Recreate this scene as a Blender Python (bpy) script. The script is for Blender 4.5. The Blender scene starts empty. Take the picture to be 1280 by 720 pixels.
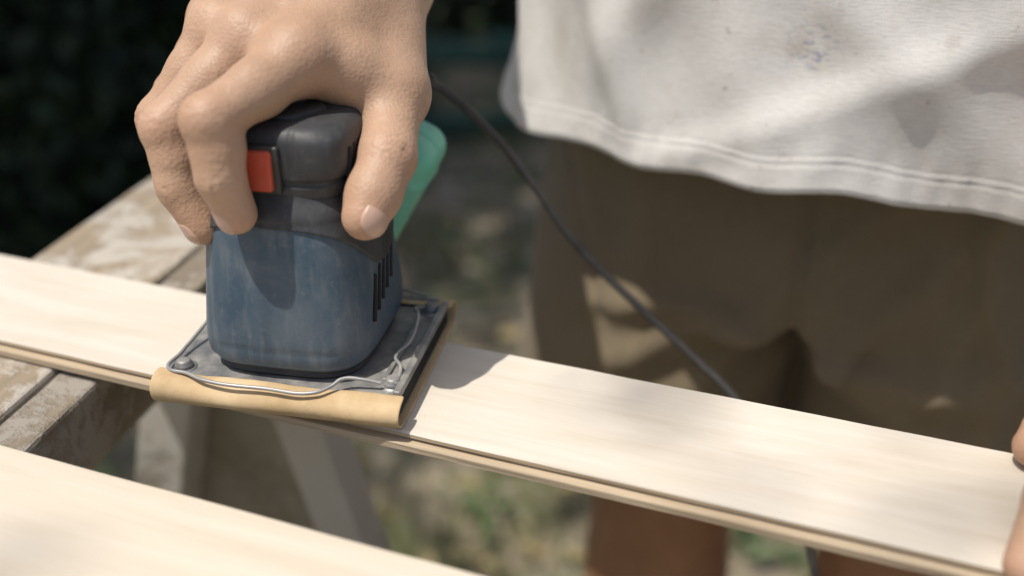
import bpy, math, random
import numpy as np
from mathutils import Vector, noise, Matrix
random.seed(7); np.random.seed(7)
scene=bpy.context.scene
COL=scene.collection
# ------------------------------------------------------------------ helpers
def link(o,parent=None):
    COL.objects.link(o)
    if parent is not None: o.parent=parent
    return o
def empty(name,loc=(0,0,0),rotz=0):
    e=bpy.data.objects.new(name,None); e.location=loc; e.rotation_euler=(0,0,rotz); e.empty_display_size=.05
    return link(e)
def mesh_obj(name,verts,faces,mat,parent=None,smooth=True,mats=None,attr=None):
    me=bpy.data.meshes.new(name)
    me.from_pydata([tuple(map(float,v)) for v in verts],[],[tuple(int(i) for i in f) for f in faces])
    if mat is not None: me.materials.append(mat)
    if mats:
        for m in mats: me.materials.append(m)
    me.polygons.foreach_set('use_smooth',[smooth]*len(me.polygons))
    if attr:
        for k,val in attr.items():
            a=me.attributes.new(k,'FLOAT','POINT'); a.data.foreach_set('value',np.asarray(val,dtype=np.float32))
    me.update()
    return link(bpy.data.objects.new(name,me),parent)
def bevel(o,w,seg=3,ang=40):
    m=o.modifiers.new('bev','BEVEL'); m.width=w; m.segments=seg; m.limit_method='ANGLE'; m.angle_limit=math.radians(ang); m.harden_normals=False
    return o
def box(name,cx,cy,cz,hx,hy,hz,mat,parent=None,rot=(0,0,0),bev=.001,sub=1):
    v=[(x*hx,y*hy,z*hz) for x in(-1,1) for y in(-1,1) for z in(-1,1)]
    f=[(0,1,3,2),(4,6,7,5),(0,4,5,1),(2,3,7,6),(0,2,6,4),(1,5,7,3)]
    o=mesh_obj(name,v,f,mat,parent,smooth=False); o.location=(cx,cy,cz); o.rotation_euler=rot
    if bev: bevel(o,bev)
    return o
def tube(name,pts,r,mat,parent=None,seg=14,res=8,radii=None):
    cu=bpy.data.curves.new(name,'CURVE'); cu.dimensions='3D'
    sp=cu.splines.new('BEZIER'); sp.bezier_points.add(len(pts)-1)
    for i,(bp,p) in enumerate(zip(sp.bezier_points,pts)):
        bp.co=p; bp.handle_left_type='AUTO'; bp.handle_right_type='AUTO'
        if radii: bp.radius=radii[i]
    cu.bevel_depth=r; cu.bevel_resolution=4; cu.resolution_u=res; cu.use_fill_caps=True
    cu.materials.append(mat)
    return link(bpy.data.objects.new(name,cu),parent)
# ------------------------------------------------------------------ SDF mesher
class Grid:
    def __init__(s,lo,hi,h):
        s.lo=np.array(lo,float); s.h=h
        n=[int((b-a)/h)+2 for a,b in zip(lo,hi)]
        s.ax=[(lo[i]+h*np.arange(n[i])).astype(np.float32) for i in range(3)]
        s.F=np.full(n,1.0,np.float32)
    def sl(s,lo,hi,m):
        out=[]
        for i in range(3):
            a=max(0,int((lo[i]-m-s.lo[i])/s.h)); b=min(s.F.shape[i],int((hi[i]+m-s.lo[i])/s.h)+2)
            if b<=a: return None
            out.append(slice(a,b))
        return tuple(out)
    def xyz(s,S=None):
        if S is None: S=(slice(None),)*3
        return s.ax[0][S[0]][:,None,None],s.ax[1][S[1]][None,:,None],s.ax[2][S[2]][None,None,:]
def smin(a,b,k):
    h=np.clip(.5+.5*(b-a)/k,0,1); return b+(a-b)*h-k*h*(1-h)
def cone(g,a,b,ra,rb,k=.005,m=.03,F=None,sc=None):
    F=g.F if F is None else F
    a=np.array(a,float);b=np.array(b,float);r=max(ra,rb)
    S=g.sl(np.minimum(a,b)-r,np.maximum(a,b)+r,m)
    if S is None: return
    X,Y,Z=g.xyz(S); ba=b-a; L=float(ba@ba)+1e-12
    h=np.clip(((X-a[0])*ba[0]+(Y-a[1])*ba[1]+(Z-a[2])*ba[2])/L,0,1)
    d=np.sqrt((X-a[0]-h*ba[0])**2+(Y-a[1]-h*ba[1])**2+(Z-a[2]-h*ba[2])**2)-(ra+(rb-ra)*h)
    F[S]=smin(d.astype(np.float32),F[S],k)
def nets(F,lo,h):
    S=F<0
    c=[(i,j,k) for i in(0,1) for j in(0,1) for k in(0,1)]
    def sub(A,o): return A[o[0]:A.shape[0]-1+o[0],o[1]:A.shape[1]-1+o[1],o[2]:A.shape[2]-1+o[2]]
    cnt=sum(sub(S,o).astype(np.int8) for o in c)
    idx=np.argwhere((cnt>0)&(cnt<8))
    if len(idx)==0: return [],[]
    acc=np.zeros((len(idx),3)); n=np.zeros(len(idx))
    vals={o:F[idx[:,0]+o[0],idx[:,1]+o[1],idx[:,2]+o[2]] for o in c}
    for a in c:
        for ax in range(3):
            if a[ax]: continue
            b=list(a); b[ax]=1; b=tuple(b)
            fa,fb=vals[a],vals[b]; cr=(fa<0)!=(fb<0)
            t=np.where(cr,fa/np.where(cr,fa-fb,1),0)
            p=np.tile(np.array(a,float),(len(idx),1)); p[:,ax]+=t
            acc[cr]+=p[cr]; n[cr]+=1
    V=(idx+acc/n[:,None])*h+np.array(lo)
    I=np.full([q-1 for q in F.shape],-1,np.int64); I[idx[:,0],idx[:,1],idx[:,2]]=np.arange(len(idx))
    Q=[]
    for ax in range(3):
        u,v=(ax+1)%3,(ax+2)%3
        s0=[slice(None)]*3; s1=[slice(None)]*3; s0[ax]=slice(0,-1); s1[ax]=slice(1,None)
        A=S[tuple(s0)];B=S[tuple(s1)]
        e=np.argwhere(A!=B)
        ok=(e[:,u]>0)&(e[:,v]>0)&(e[:,u]<F.shape[u]-1)&(e[:,v]<F.shape[v]-1); e=e[ok]
        def cell(du,dv):
            q=e.copy(); q[:,u]-=du; q[:,v]-=dv; return I[q[:,0],q[:,1],q[:,2]]
        q=np.stack([cell(1,1),cell(0,1),cell(0,0),cell(1,0)],1)
        ins=A[e[:,0],e[:,1],e[:,2]]
        q[~ins]=q[~ins][:,::-1]
        Q.append(q[(q>=0).all(1)])
    return V,np.concatenate(Q)
# ------------------------------------------------------------------ node helpers
class M:
    def __init__(s,name):
        s.m=bpy.data.materials.new(name); s.m.use_nodes=True; s.t=s.m.node_tree; s.p=s.t.nodes['Principled BSDF']; s._c={}
    def n(s,typ,**kw):
        x=s.t.nodes.new(typ)
        for k,v in kw.items():
            if hasattr(x,k) and k not in('Scale',): setattr(x,k,v)
        return x
    def l(s,a,b): s.t.links.new(a,b)
    def coord(s,scale=(1,1,1),rot=(0,0,0),kind='Object',loc=(0,0,0)):
        tc=s.n('ShaderNodeTexCoord'); mp=s.n('ShaderNodeMapping'); mp.inputs['Scale'].default_value=scale; mp.inputs['Rotation'].default_value=rot; mp.inputs['Location'].default_value=loc
        s.l(tc.outputs[kind],mp.inputs['Vector']); return mp.outputs[0]
    def noise(s,vec,scale=5,detail=4,rough=.55,dist=0):
        x=s.n('ShaderNodeTexNoise'); x.inputs['Scale'].default_value=scale; x.inputs['Detail'].default_value=detail; x.inputs['Roughness'].default_value=rough; x.inputs['Distortion'].default_value=dist
        s.l(vec,x.inputs['Vector']); return x.outputs['Fac']
    def ramp(s,fac,stops,interp='LINEAR'):
        x=s.n('ShaderNodeValToRGB'); x.color_ramp.interpolation=interp; e=x.color_ramp.elements
        while len(e)<len(stops): e.new(.5)
        for a,(p,c) in zip(e,stops):
            a.position=p; a.color=(c,c,c,1) if isinstance(c,(int,float)) else (*c,1)
        s.l(fac,x.inputs['Fac']); return x.outputs['Color']
    def mix(s,fac,a,b,mode='MIX'):
        x=s.n('ShaderNodeMix'); x.data_type='RGBA'; x.blend_type=mode
        for sock,val in((x.inputs['Factor'],fac),(x.inputs[6],a),(x.inputs[7],b)):
            if isinstance(val,(int,float)): sock.default_value=val
            elif isinstance(val,tuple): sock.default_value=(*val,1)
            else: s.l(val,sock)
        return x.outputs[2]
    def math(s,op,a,b=0):
        x=s.n('ShaderNodeMath'); x.operation=op
        for sock,val in((x.inputs[0],a),(x.inputs[1],b)):
            if isinstance(val,(int,float)): sock.default_value=val
            else: s.l(val,sock)
        return x.outputs[0]
    def bump(s,h,strength=.3,dist=.001,prev=None):
        x=s.n('ShaderNodeBump'); x.inputs['Strength'].default_value=strength; x.inputs['Distance'].default_value=dist
        s.l(h,x.inputs['Height'])
        if prev is not None: s.l(prev,x.inputs['Normal'])
        s.l(x.outputs[0],s.p.inputs['Normal']); return x.outputs[0]
    def set(s,color=None,rough=None,**kw):
        if color is not None:
            if isinstance(color,tuple): s.p.inputs['Base Color'].default_value=(*color,1)
            else: s.l(color,s.p.inputs['Base Color'])
        if rough is not None:
            if isinstance(rough,(int,float)): s.p.inputs['Roughness'].default_value=rough
            else: s.l(rough,s.p.inputs['Roughness'])
        for k,v in kw.items(): s.p.inputs[k.replace('_',' ')].default_value=v
        return s
def attrib(m,name):
    a=m.n('ShaderNodeAttribute'); a.attribute_name=name; return a.outputs['Fac']
# ------------------------------------------------------------------ materials
def wood_mat(name,c1,c2,c3,seed=0):
    m=M(name); v=m.coord((1.6,38,30),loc=(seed,seed*2,0)); v2=m.coord((2.2,11,9),loc=(seed,0,0)); v3=m.coord((12,420,300))
    g=m.noise(v,3.2,5,.6,.6); g2=m.noise(v2,3,4,.6,1.2); g3=m.noise(v3,2,3,.6)
    col=m.mix(m.ramp(g,[(.3,0.),(.72,1.)]),c1,c2)
    col=m.mix(m.ramp(g2,[(.42,0.),(.7,.75)]),col,c3)
    col=m.mix(m.math('MULTIPLY',m.ramp(g3,[(.45,0.),(.75,1.)]),.13),col,(.42,.35,.26))
    m.set(col,.7); m.p.inputs['Specular IOR Level'].default_value=.2
    m.bump(m.math('ADD',g,m.math('MULTIPLY',g3,.5)),.25,.0006); return m.m
pine=wood_mat('pine_wood',(.655,.595,.51),(.575,.51,.42),(.685,.63,.55))
pine2=wood_mat('pine_wood_front',(.65,.575,.47),(.58,.50,.395),(.66,.59,.49),3)
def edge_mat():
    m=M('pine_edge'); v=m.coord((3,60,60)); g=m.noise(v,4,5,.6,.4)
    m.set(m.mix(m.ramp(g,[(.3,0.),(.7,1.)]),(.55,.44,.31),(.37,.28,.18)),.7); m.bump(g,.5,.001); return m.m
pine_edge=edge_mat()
def peel_mat(name,base,paint,thr=.5,scale=14,soft=.02):
    m=M(name); v=m.coord((1,1,1)); vs=m.coord((60,4,60))
    n1=m.noise(v,scale,6,.7,.3); n2=m.noise(vs,2,5,.6); n3=m.noise(v,5,3)
    col=m.mix(m.ramp(n2,[(.3,0.),(.7,1.)]),base,tuple(x*.6 for x in base))
    k=m.ramp(n1,[(thr-soft,0.),(thr+soft,1.)])
    pc=m.mix(m.ramp(n3,[(.35,0.),(.7,1.)]),paint,tuple(x*.72 for x in paint))
    m.set(m.mix(k,col,pc),.75); m.bump(m.math('ADD',k,m.math('MULTIPLY',n2,.6)),.7,.0012); return m.m
beam_m=peel_mat('weathered_painted_wood',(.38,.30,.21),(.50,.455,.39),.50,20,.04)
rail_m=peel_mat('weathered_rail_paint',(.27,.22,.16),(.37,.33,.28),.50,24,.04)
leg_m=peel_mat('peeling_white_paint',(.38,.34,.28),(.62,.59,.53),.38,9,.05)
gus_m=peel_mat('grey_plywood',(.34,.30,.23),(.42,.38,.31),.5,6,.06)
def skin_mat(name,base,red,dark):
    m=M(name); v=m.coord((1,1,1)); n=m.noise(v,60,5,.62); n2=m.noise(v,420,3,.6); n3=m.noise(v,26,4,.62)
    a=attrib(m,'red')
    col=m.mix(m.ramp(n3,[(.34,0.),(.66,.8)]),base,dark)
    col=m.mix(m.math('MULTIPLY',m.ramp(n,[(.35,.35),(.7,1.)]),a),col,red)
    col=m.mix(m.math('MULTIPLY',m.ramp(n2,[(.45,0.),(.75,1.)]),.28),col,dark)
    m.set(col,.52,Subsurface_Weight=.07,Subsurface_Scale=.004); m.p.inputs['Subsurface Radius'].default_value=(1,.35,.2)
    m.p.inputs['Specular IOR Level'].default_value=.38
    w=m.n('ShaderNodeTexVoronoi'); w.inputs['Scale'].default_value=700; m.l(v,w.inputs['Vector'])
    b=m.bump(w.outputs['Distance'],.38,.0004); b=m.bump(m.noise(v,230,3,.65,.6),.25,.0005,b); m.bump(n,.40,.0020,b); return m.m
skin=skin_mat('skin',(.510,.335,.230),(.47,.245,.160),(.40,.250,.162))
skin_leg=skin_mat('skin_tanned',(.38,.20,.105),(.38,.17,.09),(.28,.14,.07))
nailm=M('fingernail').set((.52,.34,.26),.4).m
def dusty(name,base,dust,amt=.5,rough=.45,scale=25):
    m=M(name); v=m.coord((1,1,1)); n=m.noise(v,scale,6,.68,.5); n2=m.noise(v,scale*12,3,.7); n3=m.noise(m.coord((90,90,14)),3,4,.6)
    k=m.math('MULTIPLY',m.math('ADD',m.ramp(n,[(.38,.12),(.75,1.)]),m.math('MULTIPLY',m.ramp(n3,[(.5,0.),(.75,1.)]),.5)),amt)
    k2=m.math('ADD',k,m.math('MULTIPLY',m.ramp(n2,[(.58,0.),(.75,1.)]),amt*.5))
    m.set(m.mix(k2,base,dust),m.math('ADD',rough,m.math('MULTIPLY',k,.5))); m.bump(n2,.18,.0004); return m.m
blue=dusty('dusty_blue_plastic',(.026,.062,.100),(.38,.37,.35),.26,.42)
black=dusty('dusty_black_rubber',(.022,.024,.028),(.24,.235,.225),.19,.50)
blackp=dusty('black_plastic',(.015,.015,.016),(.2,.18,.16),.22,.4)
dark=dusty('dark_slot',(.006,.006,.007),(.05,.045,.04),.3,.8)
red_m=dusty('red_orange_plastic',(.55,.062,.02),(.4,.25,.2),.22,.45)
green_m=dusty('mint_green_plastic',(.15,.58,.42),(.5,.6,.5),.22,.38)
def metal(name,c,r):
    m=M(name); v=m.coord((1,1,1)); n=m.noise(v,60,5,.7); m.set(m.mix(m.ramp(n,[(.4,0.),(.7,.8)]),c,(.42,.39,.34)),r); 
    m.l(m.ramp(n,[(.35,.6),(.65,.1)]),m.p.inputs['Metallic']); m.bump(n,.15,.0005); return m.m
steel=metal('dusty_steel',(.22,.22,.22),.5); wirem=metal('steel_wire',(.34,.34,.34),.42)
paper=M('sandpaper'); _n=paper.noise(paper.coord(),900,3,.7); _n2=paper.noise(paper.coord(),38,5,.65); paper.set(paper.mix(paper.ramp(_n2,[(.35,0.),(.65,1.)]),(.62,.46,.27),(.44,.30,.15)),.8); paper.bump(_n,.4,.0003); paper=paper.m
cablem=dusty('black_cable',(.016,.016,.018),(.2,.18,.16),.25,.5)
def cloth(name,c,c2,spots=False):
    m=M(name); v=m.coord(); w=m.noise(m.coord((120,120,900)),1.4,3,.7); w2=m.noise(m.coord((700,700,120)),1.2,2,.7); n=m.noise(v,7,5,.6)
    col=m.mix(m.ramp(n,[(.35,0.),(.7,1.)]),c,c2)
    col=m.mix(m.math('MULTIPLY',m.ramp(w,[(.45,0.),(.7,1.)]),.32),col,tuple(x*.68 for x in c2))
    if spots:
        s0=m.noise(v,16,5,.65,.5); col=m.mix(m.math('MULTIPLY',m.ramp(s0,[(.52,0.),(.72,1.)]),.38),col,(.42,.37,.31))
        s1=m.noise(v,42,4,.6); col=m.mix(m.math('MULTIPLY',m.ramp(s1,[(.62,0.),(.72,1.)]),.38),col,(.34,.27,.20))
        s2=m.noise(v,120,2,.5); col=m.mix(m.math('MULTIPLY',m.ramp(s2,[(.70,0.),(.76,1.)]),.45),col,(.25,.2,.16))
        for (cx,cy,cz,r) in spots:
            mp=m.n('ShaderNodeMapping'); tc=m.n('ShaderNodeTexCoord'); m.l(tc.outputs['Object'],mp.inputs['Vector']); mp.inputs['Location'].default_value=(-cx,-cy,-cz)
            ln=m.n('ShaderNodeVectorMath'); ln.operation='LENGTH'; m.l(mp.outputs[0],ln.inputs[0])
            k=m.ramp(ln.outputs['Value'],[(r*.3,1.),(r,0.)])
            ink=m.ramp(m.noise(m.coord((150,150,330)),1.3,4,.7),[(.53,0.),(.60,1.)])
            col=m.mix(m.math('MULTIPLY',m.math('MULTIPLY',k,ink),.75),col,(.12,.15,.30))
    m.set(col,.9); m.p.inputs['Sheen Weight'].default_value=.1
    b=m.bump(w,.4,.0007); m.bump(w2,.3,.0006,b); return m.m
shirt_m=cloth('white_cotton',(.67,.655,.625),(.56,.54,.505),[(.143,.492,.998,.017),(.168,.488,.992,.011),(.03,.60,.932,.03)])
shorts_m=cloth('khaki_cotton',(.215,.168,.105),(.165,.128,.078))
hose_m=dusty('garden_hose_rubber',(.03,.12,.09),(.15,.16,.12),.3)
# ------------------------------------------------------------------ frame of reference for the planks
PD=np.array([.9336,-.3584,0.]); PN=np.array([.3584,.9336,0.]); PANG=math.atan2(-.3584,.9336)
TOP=.88
def plank(name,s0,s1,n0,n1,mat,tongue=True):
    T=-.008
    prof=[(n0+.0006,0),(n0,-.0006),(n0,-.0022),(n0+.0012,-.0029),(n0+.0012,-.0036),(n0-.0022,-.0040),(n0-.0026,-.0046),(n0-.0024,-.0074),(n0-.0016,T),(n1-.0005,T),(n1,-.0075),(n1,-.0005),(n1-.0005,0)]
    K=90; V=[];F=[]
    for i in range(K+1):
        s=s0+(s1-s0)*i/K
        for j,(n,z) in enumerate(prof):
            V.append((s,n+.00045*noise.noise(Vector((s*30,j*.3,0))),z+.0002*noise.noise(Vector((s*30,j,5)))))
    P=len(prof)
    for i in range(K):
        for j in range(P):
            F.append((i*P+j,(i+1)*P+j,(i+1)*P+(j+1)%P,i*P+(j+1)%P))
    F.append(tuple(range(P))); F.append(tuple(K*P+j for j in range(P))[::-1])
    o=mesh_obj(name,V,F,mat,None,smooth=False,mats=[pine_edge]); o.location=(0,0,TOP); o.rotation_euler=(0,0,PANG)
    for i in range(K):
        for j in list(range(1,9)): o.data.polygons[i*P+j].material_index=1
    return o
plank('wooden_plank',-.95,.85,.3060,.3780,pine)
plank('wooden_plank',-.90,.90,.1000,.2415,pine2)
# ------------------------------------------------------------------ sawhorses
def board(name,a,b,w,t,mat,parent,up=(0,1,0),bev=.002,sub=18):
    a=Vector(a);b=Vector(b);d=(b-a);L=d.length;d.normalize();u=Vector(up);x=u.cross(d).normalized();y=d.cross(x)
    V=[];F=[]
    for i in range(sub+1):
        p=a+d*(L*i/sub)
        for j,(q,r) in enumerate([(-w/2,-t/2),(w/2,-t/2),(w/2,t/2),(-w/2,t/2)]):
            k=.0010*noise.noise(Vector((i*.9,j*3,L)))
            V.append(p+x*(q+k)+y*(r+k*.3))
        if i: 
            for j in range(4):
                o=(i-1)*4; F.append((o+j,o+(j+1)%4,o+4+(j+1)%4,o+4+j))
    F.append((3,2,1,0)); F.append(tuple(sub*4+j for j in range(4)))
    return bevel(mesh_obj(name,V,F,mat,parent,smooth=False),bev,2)
def sawhorse(loc,rz):
    e=empty('sawhorse',loc,rz)
    z=.8712
    board('beam_top',(-.016,-.26,z-.012),(-.016,.295,z-.012),.082,.024,beam_m,e,up=(0,0,1))
    board('beam_rail',(.0375,-.255,z-.020),(.0375,.288,z-.020),.022,.036,rail_m,e,up=(0,0,1))
    board('beam_under',(-.004,-.25,z-.045),(-.004,.28,z-.045),.060,.040,gus_m,e,up=(0,0,1))
    for yy in(-.17,.195):
        board('leg_left',(.000,yy,z-.03),(-.20,yy-.0,.0),.034,.034,leg_m,e)
        board('leg_right',(.046,yy,z-.04),(.255,yy+.0,.0),.030,.034,leg_m,e)
        V=[(-.020,0,z-.07),(.052,0,z-.07),(.115,0,.56),(-.078,0,.56)]
        v2=[(x,yy+.0185+dy,zz) for dy in(0,.009) for (x,_,zz) in V]
        bevel(mesh_obj('gusset',v2,[(0,1,2,3),(7,6,5,4),(0,4,5,1),(1,5,6,2),(2,6,7,3),(3,7,4,0)],gus_m,e,smooth=False),.001,1)
        board('stretcher',(-.15,yy+.022,.22),(.20,yy+.022,.22),.06,.016,gus_m,e,up=(0,0,1))
    return e
sawhorse((-.2395,.385,0),math.radians(-12))
sawhorse((.72,.06,0),math.radians(-14))
# ------------------------------------------------------------------ sander
SO=(-.089,.403,TOP+.0006); SR=math.radians(-11)
S=empty('electric_palm_sander',SO,SR)
def loft(name,rows,mat,parent,nphi=128,p=3.2,cx=0,cy=0,zfun=None,dfun=None,cap=True,sub=6):
    rows=np.array(rows,float); tt=np.arange(len(rows)); fine=np.linspace(0,len(rows)-1,(len(rows)-1)*sub+1)
    def cub(y):
        out=[]
        for t in fine:
            i=min(int(t),len(y)-2); f=t-i; p0=y[max(i-1,0)];p1=y[i];p2=y[i+1];p3=y[min(i+2,len(y)-1)]
            out.append(.5*((2*p1)+(-p0+p2)*f+(2*p0-5*p1+4*p2-p3)*f*f+(-p0+3*p1-3*p2+p3)*f**3))
        return np.array(out)
    z,w,d=cub(rows[:,0]),cub(rows[:,1]),cub(rows[:,2])
    pp=cub(rows[:,3]) if rows.shape[1]>3 else np.full(len(z),p)
    V=[];F=[]
    for i in range(len(z)):
        for j in range(nphi):
            a=2*math.pi*j/nphi; c,s=math.cos(a),math.sin(a)
            r=(abs(c)**pp[i]+abs(s)**pp[i])**(-1/pp[i])
            x,y,zz=cx+w[i]*c*r,cy+d[i]*s*r,z[i]
            if zfun: zz=zfun(a,z[i],x,y)
            if dfun:
                k=dfun(a,zz,x,y); x=cx+(x-cx)*k; y=cy+(y-cy)*k
            V.append((x,y,zz))
    for i in range(len(z)-1):
        for j in range(nphi):
            a=i*nphi+j;b=i*nphi+(j+1)%nphi; F.append((a,b,b+nphi,a+nphi))
    if cap:
        F.append(tuple(range(nphi))[::-1]); F.append(tuple((len(z)-1)*nphi+j for j in range(nphi)))
    return mesh_obj(name,V,F,mat,parent)
box('felt_pad',.0015,-.003,.0052,.0510,.0415,.0036,dark,S,bev=.001)
box('steel_plate',.0015,-.002,.0102,.0515,.0420,.0009,steel,S,bev=.0008)
V=[];F=[]
prof=[(.033,.0126),(.040,.0124),(.0435,.0110),(.0442,.0060),(.0430,.0009),(.02,.0003),(-.02,.0003),(-.043,.0004),(-.0490,.0012),(-.0522,.0036),(-.0530,.0068),(-.0514,.0100),(-.0475,.0120),(-.0425,.0120)]
K=60
for i in range(K+1):
    x=-.0505+.1060*i/K
    for j,(y,z) in enumerate(prof):
        k=noise.noise(Vector((x*55,j*.25,2)))*.0014
        if j in(10,11,12,13): z=z+k+.0016*max(0,(-x-.03)/.02); y=y-abs(k)*.7
        V.append((x,y,z))
P=len(prof)
for i in range(K):
    for j in range(P-1): F.append((i*P+j,i*P+j+1,(i+1)*P+j+1,(i+1)*P+j))
o=mesh_obj('sandpaper_sheet',V,F,paper,S); sm=o.modifiers.new('s','SOLIDIFY'); sm.thickness=.0009; sm.offset=0; ss=o.modifiers.new('ss','SUBSURF'); ss.levels=1; ss.render_levels=2
box('plate_rib_right',.0520,-.003,.0125,.0016,.040,.0016,steel,S,bev=.0007)
box('plate_rib_back',.002,.0385,.0122,.047,.0015,.0014,steel,S,bev=.0006)
box('plate_rib_inner',.0435,-.004,.0117,.0010,.028,.0008,steel,S,bev=.0005)
for k,(x,y) in enumerate([(-.0425,-.0370),(.0465,.0310),(.0478,-.0340),(-.0415,.033)]):
    loft('screw_%d'%k,[(.0108,.0038,.0038),(.0125,.0038,.0038),(.0133,.0034,.0034),(.0146,.0028,.0028),(.0151,.0016,.0016)],steel,S,nphi=24,p=2,cx=x,cy=y,sub=3)
    loft('screw_washer_%d'%k,[(.0106,.0054,.0054),(.0114,.0054,.0054)],wirem,S,nphi=24,p=2,cx=x,cy=y,sub=1)
tube('wire_clamp_front',[(-.0415,.022,.017),(-.0430,.010,.0225),(-.0445,-.010,.0180),(-.0470,-.030,.0138),(-.0460,-.0435,.0142),(-.036,-.0465,.0146),(-.027,-.0500,.0144),(.000,-.0508,.0142),(.020,-.0500,.0142),(.0255,-.0455,.0150),(.029,-.0415,.0165),(.037,-.0395,.0160),(.0440,-.0385,.0145)],.00078,wirem,S)
tube('wire_clamp_right',[(.044,.031,.0130),(.0425,.018,.0185),(.0465,.010,.0205),(.0470,-.005,.0155),(.0440,-.017,.0145),(.0485,-.025,.0145),(.0500,-.037,.0135)],.00078,wirem,S)
tube('wire_clamp_back',[(-.040,.038,.015),(-.01,.0415,.017),(.02,.0415,.017),(.043,.038,.015)],.0008,wirem,S)
def bell(a,z,x,y): return 1+.012*math.sin(z*2600)
loft('rubber_skirt',[(.0108,.0325,.0360),(.0125,.0330,.0365),(.0150,.0332,.0368),(.0185,.0330,.0365)],blackp,S,p=4,dfun=bell)
BW=[(.0155,.0332,.0368,4.2),(.0168,.0348,.0388,4.2),(.0200,.0360,.0402,4.2),(.0280,.0362,.0404,4.2),(.0400,.0354,.0394,4.0),(.0520,.0346,.0380,3.8),(.0640,.0337,.0366,3.6),(.0740,.0326,.0352,3.4),(.0790,.0308,.0334,3.2),(.0805,.022,.024,3)]
def bfun(a,z,x,y):
    k=1.0
    if y<0:
        k+=.020*math.exp(-((x+.004)/.0030)**2)*min(1,max(0,(z-.015)/.01))
        k-=.014*math.exp(-((x+.028)/.0022)**2)
        k-=.010*math.exp(-((z-.0245)/.0010)**2)*(abs(x)<.026)
    return k
loft('motor_housing',BW,blue,S,nphi=224,dfun=bfun)
def grip_low():
    nphi=224; V=[];F=[]; R=26
    B=np.array(BW); bz=B[:-1,0]; bw=B[:-1,1]; bd=B[:-1,2]
    for i in range(R+1):
        for j in range(nphi):
            a=2*math.pi*j/nphi; lo=.0765-.026*abs(math.cos(a))**5
            if math.sin(a)>0: lo-=.012*math.sin(a)
            z=lo+(.0925-lo)*i/R
            w=np.interp(z,bz,bw)+.0012; d=np.interp(z,bz,bd)+.0012
            if z>.079:
                f=min(1,(z-.079)/.012); f=f*f*(3-2*f); w=w*(1-f)+.0262*f; d=d*(1-f)+.0300*f
            if i==0: w-=.0016; d-=.0016
            p=3.5; c,s=math.cos(a),math.sin(a); r=(abs(c)**p+abs(s)**p)**(-1/p)
            V.append((w*c*r+.002*min(1,max(0,(z-.08)/.0125)),d*s*r,z))
    for i in range(R):
        for j in range(nphi):
            a=i*nphi+j;b=i*nphi+(j+1)%nphi; F.append((a,b,b+nphi,a+nphi))
    return mesh_obj('grip_collar',V,F,black,S)
grip_low()
def capf(a,z,x,y):
    k=1
    if .0935<z<.0955: k-=.035
    if y<0: k-=.022*math.exp(-((x-.012)/.0011)**2)*(z>.0965)
    return k
loft('grip_cap',[(.0885,.0258,.0298,4.2),(.0930,.0268,.0305,4.4),(.1000,.0280,.0315,4.8),(.1085,.0280,.0313,4.8),(.1128,.0268,.0300,4.4),(.1156,.0236,.0266,3.6),(.1170,.0165,.0190,2.8),(.1175,.0070,.0080,2.4)],black,S,nphi=224,cx=.0025,dfun=capf,sub=8)
loft('cap_badge_pad',[(.1150,.0165,.0165,2.2),(.1181,.0160,.0160,2.2),(.1188,.0145,.0145,2.2)],blackp,S,nphi=6,p=2,cx=.002,cy=-.006,sub=1)
box('switch_bezel',-.0030,-.0305,.1005,.0108,.0030,.0096,blackp,S,bev=.0012)
box('switch_rocker',-.0035,-.0325,.1005,.0088,.0030,.0080,red_m,S,bev=.0012,rot=(math.radians(-4),0,0))
for i in range(5):
    box('housing_vent_%d'%i,.0347-.0002*i,-.014+.0065*i,.040+.002*i,.0016,.0013,.010,dark,S,rot=(math.radians(-24),math.radians(-5),0),bev=.0008)
for i in range(5):
    box('cap_vent_%d'%i,.0298,-.018+.0048*i,.1010,.0012,.0011,.0058,dark,S,rot=(math.radians(-12),0,0),bev=.0006)
def dust_box():
    g=Grid((-.065,.030,-.005),(.065,.125,.105),.0013)
    X,Y,Z=g.xyz()
    t=math.radians(25); cx,cy,cz=.0045,.083,.047
    x=(X-cx)*math.cos(t)-(Z-cz)*math.sin(t); z=(X-cx)*math.sin(t)+(Z-cz)*math.cos(t); y=Y-cy
    r=.012
    hx=.021+.003*np.clip(z/.04,-1,1)
    qx=np.abs(x)-hx+r; qy=np.abs(y)-.022+r; qz=np.abs(z)-.041+r
    d=np.sqrt(np.maximum(qx,0)**2+np.maximum(qy,0)**2+np.maximum(qz,0)**2)+np.minimum(np.maximum(qx,np.maximum(qy,qz)),0)-r
    d=d+.0012*np.exp(-((y+.004)/.0013)**2)-.0010*np.exp(-((z-.020)/.003)**2)
    V,F=nets((d+0*X).astype(np.float32),g.lo,g.h)
    return mesh_obj('dust_box',V,F,green_m,S)
dust_box()
tube('dust_port',[(.002,.032,.030),(.004,.050,.034),(.006,.066,.038)],.0095,blackp,S)
inv=(Matrix.Translation(Vector(SO))@Matrix.Rotation(SR,4,'Z')).inverted()
def loc(p): return tuple(inv@Vector(p))
cab=[(-.074,.432,.982),(-.060,.462,.986),(-.0424,.492,.9815),(-.0161,.500,.9585),(.0083,.502,.9275),(.0338,.500,.8913),(.0683,.490,.8585),(.0937,.478,.8380),(.121,.460,.815),(.16,.43,.74),(.17,.42,.5),(.12,.46,.2),(.0,.6,.012),(-.3,.75,.008),(-.8,.7,.008),(-1.6,.9,.008)]
tube('power_cable',[loc(p) for p in cab],.0022,cablem,S,res=16)
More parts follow.
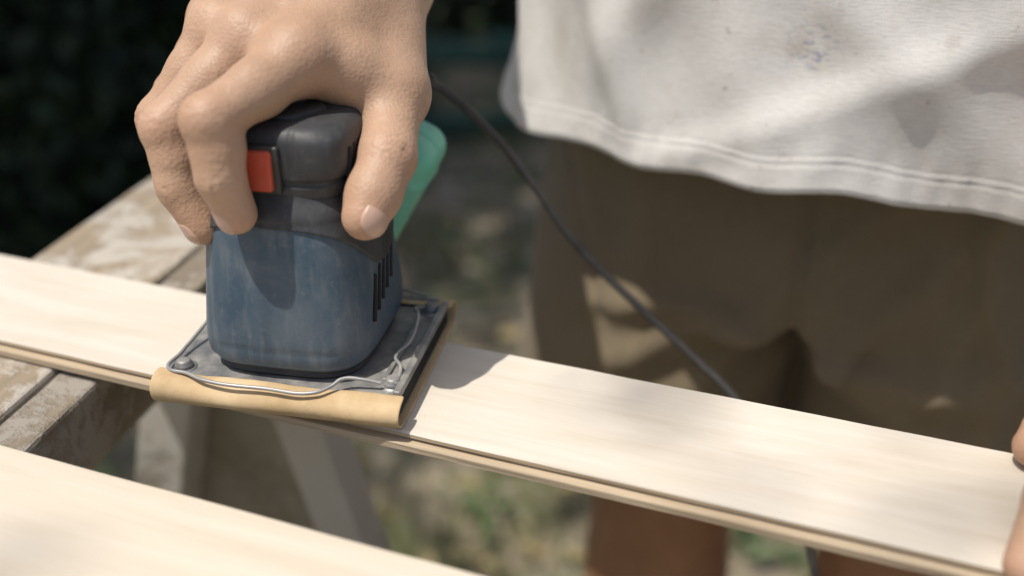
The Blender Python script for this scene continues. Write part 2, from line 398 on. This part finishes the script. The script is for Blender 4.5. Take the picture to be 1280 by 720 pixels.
for i in range(9):
    t=i/8; a=Vector(cab[1]).lerp(Vector(cab[2]),.1+t*1.0); b=a+(Vector(cab[2])-Vector(cab[1])).normalized()*.0022
    tube('strain_relief_rib_%d'%i,[loc(a),loc(b)],.0046-.0014*t,cablem,S)
# ------------------------------------------------------------------ person
C=np.array([.205,.64,0.])
person=empty('man',(0,0,0))
def chain(g,pts,rad,k,F=None):
    for i in range(len(pts)-1): cone(g,pts[i],pts[i+1],rad[i],rad[i+1],k,F=F)
def nearest(V,pts,sig):
    r=np.zeros(len(V))
    for p,s,a in pts: r=np.maximum(r,a*np.exp(-((V-np.array(p))**2).sum(1)/(s*s)))
    return r
def hand(name,W,J,thumb,lo,hi,h,arm,dors,web=True,side=1):
    g=Grid(lo,hi,h)
    P_=np.full(g.F.shape,1.,np.float32); Fi=np.full(g.F.shape,1.,np.float32)
    Wv=np.array(W)
    across=np.array(J[0][0])-np.array(J[3][0]); across/=np.linalg.norm(across)
    offs=[.013,.004,-.005,-.013]; r0=[.0168,.0176,.0170,.0156]
    for (f,o_,r_) in zip(J,offs,r0):
        cone(g,Wv+across*o_,f[0],r_,f[4]*1.16,.018,F=P_)
    cone(g,Wv,arm[0],.0225,arm[1],.012,F=P_)
    cone(g,Wv+across*.012+np.array([0,0,-.004]),thumb[1],.0165,.0128,.012,F=P_)
    if web:
        mid=(np.array(J[0][0])+np.array(thumb[1]))/2+np.array([0,.003,.0005])
        cone(g,Wv,mid,.016,.0110,.012,F=P_); cone(g,J[0][0],mid,.0114,.0106,.010,F=P_); cone(g,mid,thumb[1],.0106,.0114,.010,F=P_)
    for f in J:
        D=np.full(g.F.shape,1.,np.float32)
        m_,p_,d_,t_,r=f[:5]
        cone(g,m_,p_,r*1.08,r*.95,.004,F=D); cone(g,p_,d_,r*.96,r*.86,.003,F=D); cone(g,d_,t_,r*.86,r*.76,.003,F=D)
        dv=np.array(p_)-(np.array(m_)+np.array(d_))/2; dv/=np.linalg.norm(dv)
        cone(g,np.array(p_)+.0016*dv,np.array(p_)+.0016*dv,r*.90,r*.90,.003,F=D)
        mid=(np.array(p_)*.5+np.array(m_)*.5)-dv*.002; cone(g,mid,mid,r*1.03,r*1.03,.005,F=D)
        mid=(np.array(p_)*.5+np.array(d_)*.5)-dv*.0018; cone(g,mid,mid,r*.90,r*.90,.004,F=D)
        Fi=smin(Fi,D,.0010)
    D=np.full(g.F.shape,1.,np.float32)
    r=thumb[4]; cone(g,thumb[0],thumb[1],r*1.15,r*1.10,.006,F=D); cone(g,thumb[1],thumb[2],r*1.04,r*.98,.004,F=D); cone(g,thumb[2],thumb[3],r*.97,r*.78,.004,F=D)
    q=(np.array(thumb[2])*.4+np.array(thumb[3])*.6); cone(g,q,q,r*.93,r*.93,.005,F=D)
    Fi=smin(Fi,D,.0013)
    g.F=smin(P_,Fi,.0075)
    for n_,f in enumerate(J):
        m_=np.array(f[0])+np.array(dors)*.0026; cone(g,m_,m_,f[4]*.84,f[4]*.84,.008)
        cone(g,Wv+np.array(dors)*.008,np.array(f[0])+np.array(dors)*(.0060 if n_<2 else .0048),.0040,.0038,.009)
    # two faint veins across the back
    for (a_,b_) in (((J[1][0],J[2][0]),(.30,.85)),((J[0][0],J[1][0]),(.35,.80))):
        k0=(np.array(a_[0])+np.array(a_[1]))/2; p0=Wv+(k0-Wv)*b_[0]+np.array(dors)*.0165; p1=Wv+(k0-Wv)*b_[1]+np.array(dors)*.0125+across*.002
        cone(g,p0,p1,.0012,.0010,.004)
    disp=np.zeros(g.F.shape,np.float32)
    def crease(c,ax,amp,sp,sig,dd,ph=0):
        S_=g.sl(np.array(c)-.016,np.array(c)+.016,0)
        if S_ is None: return
        x,y,z=g.xyz(S_); c=np.array(c); ax=np.array(ax)/np.linalg.norm(ax)
        t=(x-c[0])*ax[0]+(y-c[1])*ax[1]+(z-c[2])*ax[2]
        q=(x-c[0])*dd[0]+(y-c[1])*dd[1]+(z-c[2])*dd[2]
        sdv=np.cross(ax,dd); u=(x-c[0])*sdv[0]+(y-c[1])*sdv[1]+(z-c[2])*sdv[2]
        t2=t+.0007*np.sin(u*700+ph)+u*u*25*np.sign(t)
        w=np.clip(q/.006,0,1)*np.exp(-(t/sig)**2)
        disp[S_]+=(amp*w*np.maximum(0,np.cos(t2*2*math.pi/sp))**4).astype(np.float32)
    for n_,f in enumerate(J):
        p_=np.array(f[1]);ax=np.array(f[2])-np.array(f[0]); dd=p_-(np.array(f[0])+np.array(f[2]))/2; dd=dd/np.linalg.norm(dd)
        crease(p_,ax,.0010,.0030,.0050,dd,n_)
        d_=np.array(f[2]); crease(d_,np.array(f[3])-np.array(f[1]),.0008,.0024,.0030,dd,n_*2)
    t2=np.array(thumb[2]); dd=t2-(np.array(thumb[1])+np.array(thumb[3]))/2; dd=dd/np.linalg.norm(dd); crease(t2,np.array(thumb[3])-np.array(thumb[1]),.0010,.0030,.0046,dd)
    g.F=g.F+disp
    V,F=nets(g.F,g.lo,g.h)
    pts=[(f[1],.011,.75) for f in J]+[(f[3],.010,.9) for f in J]+[(f[0],.012,.55) for f in J]+[(thumb[3],.011,.9),(thumb[2],.011,.6)]
    o=mesh_obj(name,V,F,skin,person,attr={'red':nearest(V,pts,0)})
    sm=o.modifiers.new('sm','SMOOTH'); sm.factor=.5; sm.iterations=2
    return o
def nail(name,D,T,r,dd,w=.0062,L=.0062):
    D=np.array(D);T=np.array(T);ax=(T-D)/np.linalg.norm(T-D);dd=np.array(dd,float);dd-=ax*(dd@ax);dd/=np.linalg.norm(dd)
    sd=np.cross(ax,dd); c=T+dd*r*.90+ax*.0006
    g=Grid(T-.016,T+.016,.0005); cone(g,D,T,r*.87/.79*1.0,r+.00030,.001)
    X,Y,Z=g.xyz(); a=(X-c[0])*ax[0]+(Y-c[1])*ax[1]+(Z-c[2])*ax[2]; b=(X-c[0])*sd[0]+(Y-c[1])*sd[1]+(Z-c[2])*sd[2]; q=(X-c[0])*dd[0]+(Y-c[1])*dd[1]+(Z-c[2])*dd[2]
    e=((np.abs(a)/L)**2.6+(np.abs(b)/w)**2.6)**(1/2.6); e=(e-1)*.006
    e2=np.maximum(e,-(q+.0040))
    V,F=nets(np.maximum(g.F,e2).astype(np.float32),g.lo,g.h)
    if len(V): mesh_obj(name,V,F,nailm,person)
fI=[(-.0831,.3996,1.0160),(-.1095,.3640,1.0030),(-.1080,.3615,.9822),(-.1045,.3640,.9662),.0105]
fM=[(-.1047,.4123,1.0200),(-.1340,.3899,.9920),(-.1315,.3851,.9693),(-.1235,.3822,.9535),.0106]
fR=[(-.1207,.4317,1.0200),(-.1453,.4171,.9866),(-.1430,.4152,.9611),(-.1330,.4123,.9417),.0100]
fP=[(-.1272,.4511,1.0190),(-.1482,.4481,.9888),(-.1470,.4481,.9647),(-.1380,.4414,.9472),.0088]
th_=[(-.0569,.4608,1.0175),(-.0490,.4190,.9965),(-.0490,.3880,.9800),(-.0565,.3680,.9630),.0115]
WR=(-.0635,.4900,1.0330); ELB=(-.09,.72,1.19)
_w=np.array(WR); _e=np.array(ELB); fa=_w+(_e-_w)*.28
hand('right_hand',WR,[fI,fM,fR,fP],th_,(-.175,.340,.925),(-.020,.560,1.085),.0011,(tuple(fa),.027),(-.15,-.25,.95))
nail('nail_index',fI[2],fI[3],.0105*.76,(-.75,-.65,.1),.0056,.0056)
nail('nail_middle',fM[2],fM[3],.0106*.76,(-.9,-.40,.1),.0056,.0056)
nail('nail_thumb',th_[2],th_[3],.0115*.79,(.85,-.50,.2),.0070,.0070)
lI=[(.2300,.3480,.9280),(.2050,.3030,.9150),(.1810,.2780,.8990),(.1700,.2640,.8820),.0102]
off=np.array([.0205,-.0075,0])
def sh(f,k,dz=0): return [tuple(np.array(p)+off*k+np.array([0,.0,dz])) for p in f[:4]]+[f[4]]
lM=sh(lI,1,.001); lR=sh(lI,2,.0); lP=sh(lI,3,-.003); lP[4]=.009
lth=[(.262,.402,.935),(.2420,.3660,.9110),(.2180,.3370,.8980),(.1965,.3215,.8888),.0102]
LW=(.286,.436,.962); LE=(.43,.62,1.17)
_w=np.array(LW); _e=np.array(LE); fb=_w+(_e-_w)*.28
hand('left_hand',LW,[lI,lM,lR,lP],lth,(.14,.22,.855),(.36,.53,1.06),.0018,(tuple(fb),.027),(.2,-.1,.97),web=True)
g=Grid((-.32,.15,-.01),(.75,1.05,1.83),.008)
def at(dx,dn,z): return C+PD*dx+PN*dn+np.array([0,0,z])
for sgn in(-1,1):
    x=.088*sgn
    cone(g,at(x,.0,.86),at(x*1.02,-.002,.52),.078,.052,.03)
    cone(g,at(x*1.02,-.006,.52),at(x*1.02,-.004,.47),.052,.050,.03)
    cone(g,at(x*1.02,.006,.47),at(x*1.05,.018,.34),.048,.052,.03)
    cone(g,at(x*1.05,.018,.34),at(x*1.08,.03,.09),.050,.034,.03)
    cone(g,at(x*1.08,.04,.05),at(x*1.3,-.13,.035),.040,.032,.03)
cone(g,at(-.07,.01,.92),at(.07,.01,.92),.080,.080,.03); cone(g,at(0,.01,.95),at(0,-.01,1.25),.085,.11,.03)
cone(g,at(-.09,-.03,1.3),at(.09,-.03,1.3),.10,.10,.05)
cone(g,at(-.17,-.02,1.42),at(.17,-.02,1.42),.055,.055,.05); cone(g,at(0,-.03,1.42),at(0,-.06,1.55),.06,.055,.04)
SHR=at(-.185,-.02,1.42); SHL=at(.185,-.02,1.42)
chain(g,[SHR,ELB,tuple(fa)],[.052,.040,.026],.02); chain(g,[SHL,LE,tuple(fb)],[.052,.040,.026],.02)
hc=at(0,-.09,1.66)
cone(g,hc+[0,0,.02],hc+PN*.03+[0,0,.03],.085,.085,.03); cone(g,hc,hc-PN*.035+[0,0,-.075],.072,.045,.03)
cone(g,hc-PN*.088+[0,0,.005],hc-PN*.110+[0,0,-.035],.010,.014,.012)
for sgn in(-1,1): cone(g,hc+PD*.083*sgn+[0,0,.0],hc+PD*.088*sgn+[0,0,-.03],.014,.010,.008)
cone(g,hc-PN*.085+PD*.02+[0,0,-.062],hc-PN*.085-PD*.02+[0,0,-.062],.007,.007,.006)
V,F=nets(g.F,g.lo,g.h)
o=mesh_obj('body',V,F,skin_leg,person,attr={'red':np.full(len(V),.3)}); o.modifiers.new('s','SMOOTH').iterations=3
for sgn in(-1,1):
    gg=Grid(hc-.15,hc+.15,.004); cc=hc-PN*.078+PD*.032*sgn+np.array([0,0,.008]); cone(gg,cc,cc,.0125,.0125); V,F=nets(gg.F,gg.lo,gg.h); mesh_obj('eye_%s'%('l' if sgn>0 else 'r'),V,F,M('eye').set((.7,.68,.65),.2).m,person)
gg=Grid(hc-.17,hc+.17,.006); cone(gg,hc+[0,0,.035]+PN*.012,hc+PN*.04+[0,0,.02],.090,.092,.03)
X,Y,Z=gg.xyz(); gg.F=np.maximum(gg.F,(-(Z-hc[2]+.03)*.6-((X-hc[0])*PN[0]+(Y-hc[1])*PN[1])*.8-.02).astype(np.float32)); V,F=nets(gg.F,gg.lo,gg.h)
V=np.array([v+np.array(noise.noise_vector(Vector(v)*60))*.003 for v in V]); mesh_obj('hair',V,F,M('hair').set((.06,.035,.02),.6).m,person)
for sgn in(-1,1):
    x=.088*sgn; gg=Grid(at(x*1.2,-.05,.06)-.22,at(x*1.2,-.05,.06)+.22,.006); cone(gg,at(x*1.08,.05,.05),at(x*1.3,-.14,.042),.050,.042,.02); X,Y,Z=gg.xyz(); gg.F=np.maximum(gg.F,.004-Z+0*X).astype(np.float32)
    V,F=nets(gg.F,gg.lo,gg.h); mesh_obj('shoe_%s'%('l' if sgn>0 else 'r'),V,F,M('shoe').set((.08,.06,.045),.7).m,person)
def shorts():
    h=.0034; g=Grid((-.08,.40,.655),(.50,.88,1.01),h)
    X,Y,Z=g.xyz(); x=(X-C[0])*PD[0]+(Y-C[1])*PD[1]+0*Z; y=(X-C[0])*PN[0]+(Y-C[1])*PN[1]+0*Z; z=Z+0*X+0*Y
    pw=.183+.10*np.clip(.93-z,0,.2)*.6; pd=.106
    pel=(np.sqrt((x/pw)**2+(y/pd)**2)-1)*.11
    pel=np.maximum(pel,.815-z+.55*np.abs(y)*0)
    d=pel
    for s in(-1,1):
        t=np.clip((.86-z)/.2,-.2,1.1)
        cx=s*(.094+.014*t); rx=.093+.013*t; ry=.104+.002*t
        lg=(np.sqrt(((x-cx)/rx)**2+((y+.004*t)/ry)**2)-1)*.1
        lg=np.maximum(lg,z-.95)
        d=smin(d,lg,.014)
    fr=np.clip(-y/.05,0,1)
    d=d+.0050*np.exp(-(x/.0040)**2)*fr
    d=d+.0026*np.exp(-((x-.014)/.0022)**2)*fr*(z>.84)
    fold=0
    rng=np.random.RandomState(3)
    for s in(-1,1):
        for k,(ang,amp,wd) in enumerate([(.35,.0080,.010),(.75,.0080,.012),(1.15,.007,.013),(1.9,.006,.013)]):
            ux,uz=math.cos(ang)*s,-math.sin(ang)*.6+.25
            L=math.hypot(ux,uz); ux/=L; uz/=L
            px,pz=x-.005*s,z-.805
            al=px*ux+pz*uz; pe=-px*uz+pz*ux+.012*np.sin(al*26+k)
            fold=fold-amp*np.exp(-(pe/wd)**2)*np.clip(al/.03,0,1)*np.clip((.17-al)/.08,0,1)
    for k in range(9):
        a=rng.uniform(-.6,.6); px=rng.uniform(-.2,.2); pe=(x-px)*math.cos(a)+(z-.80)*math.sin(a)+.008*np.sin(z*30+k)
        fold=fold-rng.uniform(.003,.0075)*np.exp(-(pe/rng.uniform(.007,.016))**2)
    fold=fold+.0035*np.sin(x*23+2*np.sin(z*14))*np.sin(z*17+x*9)
    d=d+fold*fr
    pk=(x+.145)+.35*(z-.88); d=d+.0030*np.exp(-(pk/.0024)**2)*fr*(z>.80)
    d=d-.0020*np.exp(-((pk-.012)/.008)**2)*fr*(z>.80)
    d=np.maximum(d,.672-z); d=np.maximum(d,z-1.0)
    V,F=nets(d.astype(np.float32),g.lo,g.h)
    o=mesh_obj('shorts',V,F,shorts_m,person); o.modifiers.new('s','SMOOTH').iterations=2
shorts()
def shirt():
    NP=420
    rel=np.concatenate([np.linspace(0,.03,26),np.linspace(.033,.20,60),np.linspace(.207,.50,40)])
    V=[];F=[]
    for r in rel:
        for j in range(NP):
            a=2*math.pi*j/NP; c,s=math.cos(a),math.sin(a)
            p=2.35; rr=(abs(c)**p+abs(s)**p)**(-1/p)
            t=r/.5
            A=.207-.022*(1-math.exp(-r/.08))+.016*max(0,t-.3); B=.125
            if s<0: B=.172-.022*(1-math.exp(-r/.09))
            else: A-=.030*s
            xx=A*c*rr; yy=B*s*rr
            hem=.9290-.004*max(0,min(1,(-xx-.09)/.11))-.0055*max(0,min(1,(xx-.0)/.1))
            if s>0: hem=.927
            hem+=.0016*math.sin(xx*34+1)+.0012*math.sin(xx*90)
            z=hem+r
            q=Vector((xx*7,yy*3+5,z*3.0)); f=.007*noise.noise(q)+.0055*noise.noise(Vector((xx*16+z*6,3,z*5)))
            f+=.0024*noise.noise(Vector((xx*45,yy*20,z*22)))
            if s<0:
                for (x0,z0,an,am,wd) in [(-.12,1.02,.35,.007,.012),(-.07,1.05,-.5,.005,.014),(.03,1.0,.9,.004,.016),(.1,1.03,-.9,.005,.02),(-.165,.97,.15,.006,.012),(-.02,.96,-1.1,.003,.010)]:
                    pe=(xx-x0)*math.cos(an)+(z-z0)*math.sin(an); f+=am*math.exp(-(pe/wd)**2)*math.exp(-((z-z0)/.10)**2)
                f+=.003*math.exp(-r/.03)*math.sin(xx*38+2)
            if r<.0185: f+=.0007
            if abs(r-.0180)<.0009: f-=.0009
            if abs(r-.0150)<.0009: f-=.0004
            f+=.0006*math.exp(-((r-.012)/.012)**2)*math.sin(j*1.1+3*math.sin(j*.13))
            if r<.002: f-=.0010
            L=math.hypot(xx/A/A,yy/B/B); nx,ny=xx/A/A/L,yy/B/B/L
            xx+=nx*f; yy+=ny*f
            lean=-.05*t
            P_=C+PD*xx+PN*(yy+lean); V.append((P_[0],P_[1],z))
    R=len(rel)
    for i in range(R-1):
        for j in range(NP):
            a=i*NP+j;b=i*NP+(j+1)%NP; F.append((a,b,b+NP,a+NP))
    base=(R-1)*NP; last=base
    for k,(sc,dz) in enumerate([(.93,.03),(.80,.055),(.60,.075),(.42,.085),(.36,.088)]):
        cz=C+PN*(-.045)
        st=len(V)
        for j in range(NP):
            v=np.array(V[base+j]); q=cz+(v-cz)*sc; V.append((q[0],q[1],v[2]+dz))
        for j in range(NP):
            a=last+j;b=last+(j+1)%NP; F.append((a,b,st+(j+1)%NP,st+j))
        last=st
    o=mesh_obj('t_shirt',V,F,shirt_m,person); m=o.modifiers.new('so','SOLIDIFY'); m.thickness=.0014; m.offset=-1
    for nm,sh_,el in(('sleeve_right',SHR,ELB),('sleeve_left',SHL,LE)):
        sh_=np.array(sh_);el=np.array(el); d=(el-sh_); d/=np.linalg.norm(d); u=np.cross(d,[0,1,0]);u/=np.linalg.norm(u);w=np.cross(d,u);V=[];F=[]
        for i in range(14):
            for j in range(48):
                a=j*2*math.pi/48; r=.075-.001*i+.004*noise.noise(Vector((math.cos(a)*2,math.sin(a)*2,i*.3)))
                p=sh_+d*(-.03+.015*i)+(u*math.cos(a)+w*math.sin(a))*r; V.append(tuple(p))
            if i:
                for j in range(48): a=(i-1)*48+j;b=(i-1)*48+(j+1)%48; F.append((a,b,b+48,a+48))
        o=mesh_obj(nm,V,F,shirt_m,person); o.modifiers.new('so','SOLIDIFY').thickness=.0015
shirt()
# ------------------------------------------------------------------ ground
def ground_mat():
    m=M('dry_soil'); v=m.coord((1,1,1)); a=m.noise(v,3.2,4,.6,.4); b=m.noise(v,9,5,.65); c=m.noise(v,60,3,.7); d=m.noise(v,6.5,4,.6)
    col=m.mix(m.ramp(b,[(.38,0.),(.62,1.)]),(.17,.135,.09),(.32,.265,.19))
    col=m.mix(m.ramp(a,[(.50,0.),(.58,.8)]),col,(.085,.10,.04))
    col=m.mix(m.math('MULTIPLY',m.ramp(c,[(.5,0.),(.7,1.)]),.45),col,(.10,.08,.055))
    col=m.mix(m.ramp(d,[(.57,0.),(.64,.75)]),col,(.42,.36,.27))
    m.set(col,.95); m.bump(m.math('ADD',b,m.math('MULTIPLY',c,.4)),.8,.03); return m.m
gv=[];gf=[]
xs=np.concatenate([[-150,-40,-12],np.linspace(-6,6,121),[12,40,150]]); ys=np.concatenate([[-150,-40,-8],np.linspace(-3,9,121),[16,45,150]])
for y in ys:
    for x in xs:
        z=0 if abs(x)>6.1 or y<-3.1 or y>9.1 else .02*noise.noise(Vector((x*2,y*2,0)))+.008*noise.noise(Vector((x*9,y*9,0)))
        if (x-.2)**2+(y-.5)**2<.8: z*=.3
        gv.append((x,y,z-.004))
nx=len(xs)
for i in range(len(ys)-1):
    for j in range(nx-1): gf.append((i*nx+j,i*nx+j+1,(i+1)*nx+j+1,(i+1)*nx+j))
mesh_obj('ground',gv,gf,ground_mat())
def leafmat(name,c1,c2,tr=.25):
    m=M(name); v=m.coord(); n=m.noise(v,9,2); m.set(m.mix(m.ramp(n,[(.35,0.),(.65,1.)]),c1,c2),.55)
    if tr>0:
        t=m.n('ShaderNodeBsdfTranslucent'); t.inputs['Color'].default_value=(c2[0]*1.2,c2[1]*1.4,c2[2],1); mx=m.n('ShaderNodeMixShader'); mx.inputs[0].default_value=tr
        out=m.t.nodes['Material Output']; m.l(m.p.outputs[0],mx.inputs[1]); m.l(t.outputs[0],mx.inputs[2]); m.l(mx.outputs[0],out.inputs['Surface'])
    return m.m
def blades(name,n,mat,region):
    V=[];F=[]
    k=0
    while k<n:
        x=random.uniform(region[0],region[1]); y=random.uniform(region[2],region[3])
        if noise.noise(Vector((x*2.6,y*2.6,4)))<.0+random.uniform(-.12,.2): 
            if random.random()<.93: continue
        k+=1; hgt=random.uniform(.015,.07); a=random.uniform(0,6.28); l=random.uniform(.2,1.0)*hgt; w=random.uniform(.0014,.0034)
        dx,dy=math.cos(a),math.sin(a); b=len(V)
        V+= [(x-dy*w,y+dx*w,-.005),(x+dy*w,y-dx*w,-.005),(x+dx*l*.4+dy*w*.7,y+dy*l*.4-dx*w*.7,hgt*.6),(x+dx*l*.4-dy*w*.7,y+dy*l*.4+dx*w*.7,hgt*.6),(x+dx*l,y+dy*l,hgt)]
        F+=[(b,b+1,b+2,b+3),(b+3,b+2,b+4)]
    return mesh_obj(name,V,F,mat,smooth=False)
blades('grass',16000,leafmat('grass_blades',(.08,.11,.03),(.18,.19,.07),0),(-1.6,1.6,.6,4.5))
def leaf_cloud(name,pts,mat,size,parent=None,flat=False):
    V=[];F=[]
    for p in pts:
        s=size*random.uniform(.6,1.3); q=Matrix.Rotation(random.uniform(0,6.28),3,'Z')@Matrix.Rotation(random.uniform(-.25,.25) if flat else random.uniform(-1.1,1.1),3,'X')@Matrix.Rotation(random.uniform(-.3,.3) if flat else random.uniform(-1,1),3,'Y')
        b=len(V)
        for v in [(0,-.5,0),(.22,-.15,.04),(.20,.2,.03),(0,.55,-.06),(-.20,.2,.03),(-.22,-.15,.04)]:
            w=q@(Vector(v)*s); V.append((p[0]+w.x,p[1]+w.y,p[2]+w.z))
        F+=[(b,b+1,b+2,b+3),(b,b+3,b+4,b+5)]
    return mesh_obj(name,V,F,mat,parent,smooth=False)
pts=[(random.uniform(-1.6,1.6),random.uniform(.6,4.5),random.uniform(.004,.014)) for _ in range(1000)]
leaf_cloud('fallen_leaves',pts,leafmat('dry_leaves',(.30,.22,.10),(.44,.36,.17),0),.045,flat=True)
# low weeds in patches
pts=[]
for _ in range(70):
    cx,cy=random.uniform(-1.4,1.2),random.uniform(.9,3.5)
    for _ in range(14): pts.append((cx+random.gauss(0,.035),cy+random.gauss(0,.035),random.uniform(.01,.05)))
leaf_cloud('weeds',pts,leafmat('weed_leaves',(.05,.08,.025),(.10,.14,.05),0),.04,flat=True)
def pebbles():
    V=[];F=[]
    for _ in range(900):
        x,y=random.uniform(-1.8,1.8),random.uniform(.7,5); r=random.uniform(.003,.016); b=len(V)
        for (a,e) in [(0,1.57)]+[(k*1.047,.5) for k in range(6)]+[(k*1.047+.5,-.5) for k in range(6)]:
            rr=r*random.uniform(.75,1.2); V.append((x+rr*math.cos(e)*math.cos(a),y+rr*math.cos(e)*math.sin(a),.002+rr*.6*math.sin(e)+r*.2))
        for k in range(6):
            F+=[(b,b+1+k,b+1+(k+1)%6),(b+1+k,b+7+k,b+1+(k+1)%6),(b+7+k,b+7+(k+1)%6,b+1+(k+1)%6)]
    mesh_obj('pebbles',V,F,M('stone').set((.40,.36,.29),.85).m)
pebbles()
hp=[]
for i in range(64):
    a=i*.42; r=.46+.02*math.sin(i*.9)+.012*(i//15); hp.append((-.22+r*math.cos(a),3.75+r*math.sin(a),.014+.022*(i//15)+.006*math.sin(i*1.7)))
hp+= [(.3,4.6,.02),(1.2,5.2,.015),(2.5,5.4,.015)]
tube('garden_hose',hp,.014,hose_m,res=6)
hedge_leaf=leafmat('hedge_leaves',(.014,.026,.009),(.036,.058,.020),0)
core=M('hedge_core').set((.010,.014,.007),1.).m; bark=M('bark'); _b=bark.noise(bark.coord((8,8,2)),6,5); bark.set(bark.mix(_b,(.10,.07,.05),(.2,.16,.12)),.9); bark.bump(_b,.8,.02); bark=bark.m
def shrub(name,cx,cy,rx,ry,hz,n,sz):
    e=empty(name,(cx,cy,0)); V=[];F=[];NU,NV=28,12
    def rad(u,v): return .86+.25*noise.noise(Vector((math.cos(u)*2+cx,math.sin(u)*2+cy,v*2)))
    for i in range(NV+1):
        v=i/NV*math.pi/2
        for j in range(NU):
            u=j/NU*2*math.pi; r=rad(u,v)*.82; V.append((rx*r*math.cos(u)*math.cos(v)**.6 if v<1.57 else 0,ry*r*math.sin(u)*math.cos(v)**.6 if v<1.57 else 0,hz*r*math.sin(v)))
    for i in range(NV):
        for j in range(NU): F.append((i*NU+j,i*NU+(j+1)%NU,(i+1)*NU+(j+1)%NU,(i+1)*NU+j))
    mesh_obj('dark_inner_volume',V,F,core,e)  # solid near-black volume, the shrub's inner shade put into its colour
    P_=[]
    for _ in range(n):
        u=random.uniform(0,6.283); v=math.asin(random.random()); r=rad(u,v)*random.uniform(.82,1.1)
        P_.append((rx*r*math.cos(u)*math.cos(v)**.6,ry*r*math.sin(u)*math.cos(v)**.6,hz*r*math.sin(v)+.01))
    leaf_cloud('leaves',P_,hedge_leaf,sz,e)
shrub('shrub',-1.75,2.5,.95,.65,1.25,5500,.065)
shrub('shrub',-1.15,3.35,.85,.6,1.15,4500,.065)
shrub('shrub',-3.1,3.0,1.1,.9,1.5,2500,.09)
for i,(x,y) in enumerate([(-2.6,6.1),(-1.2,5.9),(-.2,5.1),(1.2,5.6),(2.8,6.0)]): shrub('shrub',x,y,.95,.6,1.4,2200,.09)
tree=empty('shade_tree',(-2.3,.9,0))
def limb(name,pts,r0,r1):
    n=len(pts); tube(name,pts,1.0,bark,tree,radii=[r0+(r1-r0)*i/(n-1) for i in range(n)])
limb('trunk',[(0,0,-.05),(.03,.05,.8),(-.04,.1,1.7),(.08,.2,2.6),(.15,.35,3.6)],.15,.06)
shade_crown=[]  # out-of-view leaf mass added to shade the shrubs and ground behind
for k,(ex,ey,ez) in enumerate([(.4,.9,3.6),(.9,1.5,3.7),(-.6,1.4,3.5),(-.7,.5,3.4),(.3,2.1,3.4),(1.1,2.5,3.6),(1.9,2.5,3.5),(-.1,.3,3.6)]):
    limb('limb_%d'%k,[(.0,.12,2.0+.08*k),(ex*.45,ey*.45+.05,2.75),(ex,ey,ez)],.05,.012)
    for _ in range(950):
        v=Vector((random.gauss(0,1),random.gauss(0,1),random.gauss(0,.6))); shade_crown.append((ex+v.x*.34,ey+v.y*.34,ez+v.z*.36+.1))
for _ in range(300): shade_crown.append((random.uniform(.6,2.6),random.uniform(-.1,1.7),random.uniform(3.3,3.8)))  # extra leaves added to widen the background shade
limb('limb_out',[(.0,.12,2.4),(1.0,.5,3.1),(2.3,.8,3.5)],.05,.012)
tleaf=leafmat('tree_leaves',(.04,.08,.02),(.08,.13,.035),.2)
leaf_cloud('shade_crown_leaves',shade_crown,tleaf,.135,tree)
limb('branch',[(.15,.35,3.5),(.5,-.2,4.2),(.85,-.9,4.4),(1.1,-1.25,4.45)],.03,.004)
tw=[]
random.seed(21)
for (x,y,n,sd) in [(1.13,-1.27,11,.045),(1.22,-1.33,7,.03),(.87,-1.385,12,.05),(1.00,-1.47,7,.04),(.70,-1.33,6,.05),(1.34,-1.10,9,.07),(1.48,-1.18,8,.06)]:
    for _ in range(n): tw.append((x+random.gauss(0,sd),y+random.gauss(0,sd*.7),4.38+random.gauss(0,.04)))
leaf_cloud('branch_leaves',tw,tleaf,.042,tree)
def sawdust():
    V=[];F=[]
    for _ in range(500):
        s=random.gauss(-.24,.08); n=random.uniform(.308,.377)
        P_=PD*s+PN*n; r=random.uniform(.00010,.0003); b=len(V)
        for (dx,dy,dz) in [(1,0,0),(-.5,.9,0),(-.5,-.9,0),(0,0,.6)]: V.append((P_[0]+dx*r,P_[1]+dy*r,TOP+.0002+dz*r))
        F+=[(b,b+1,b+3),(b+1,b+2,b+3),(b+2,b,b+3)]
    mesh_obj('sawdust',V,F,M('sawdust').set((.70,.62,.50),.9).m,smooth=False)
sawdust()
# ------------------------------------------------------------------ light
sunv=Vector((-.33,-.19,.925)).normalized()
L=bpy.data.lights.new('sun','SUN'); L.energy=4.1; L.angle=math.radians(.7); L.color=(1,.955,.875)
so=link(bpy.data.objects.new('sun',L)); so.rotation_euler=sunv.to_track_quat('Z','Y').to_euler(); so.location=(-2,-2,6)
w=bpy.data.worlds.new('World'); scene.world=w; w.use_nodes=True; nt=w.node_tree
sky=nt.nodes.new('ShaderNodeTexSky'); sky.sky_type='NISHITA'; sky.sun_disc=False; sky.sun_elevation=math.asin(sunv.z); sky.sun_rotation=math.atan2(sunv.x,sunv.y); sky.dust_density=3
nt.links.new(sky.outputs[0],nt.nodes['Background'].inputs[0]); nt.nodes['Background'].inputs[1].default_value=.11
# ------------------------------------------------------------------ camera
cam=bpy.data.cameras.new('camera'); cam.sensor_width=36; cam.lens=1300/1280*36; cam.clip_start=.01; cam.clip_end=500
cam.dof.use_dof=True; cam.dof.focus_distance=.425; cam.dof.aperture_fstop=3.0; cam.dof.aperture_blades=7
co=link(bpy.data.objects.new('camera',cam)); co.location=(0,0,1.12); co.rotation_euler=(math.radians(90-27),0,0)
scene.camera=co
scene.view_settings.view_transform='Standard'; scene.view_settings.look='None'; scene.view_settings.exposure=0
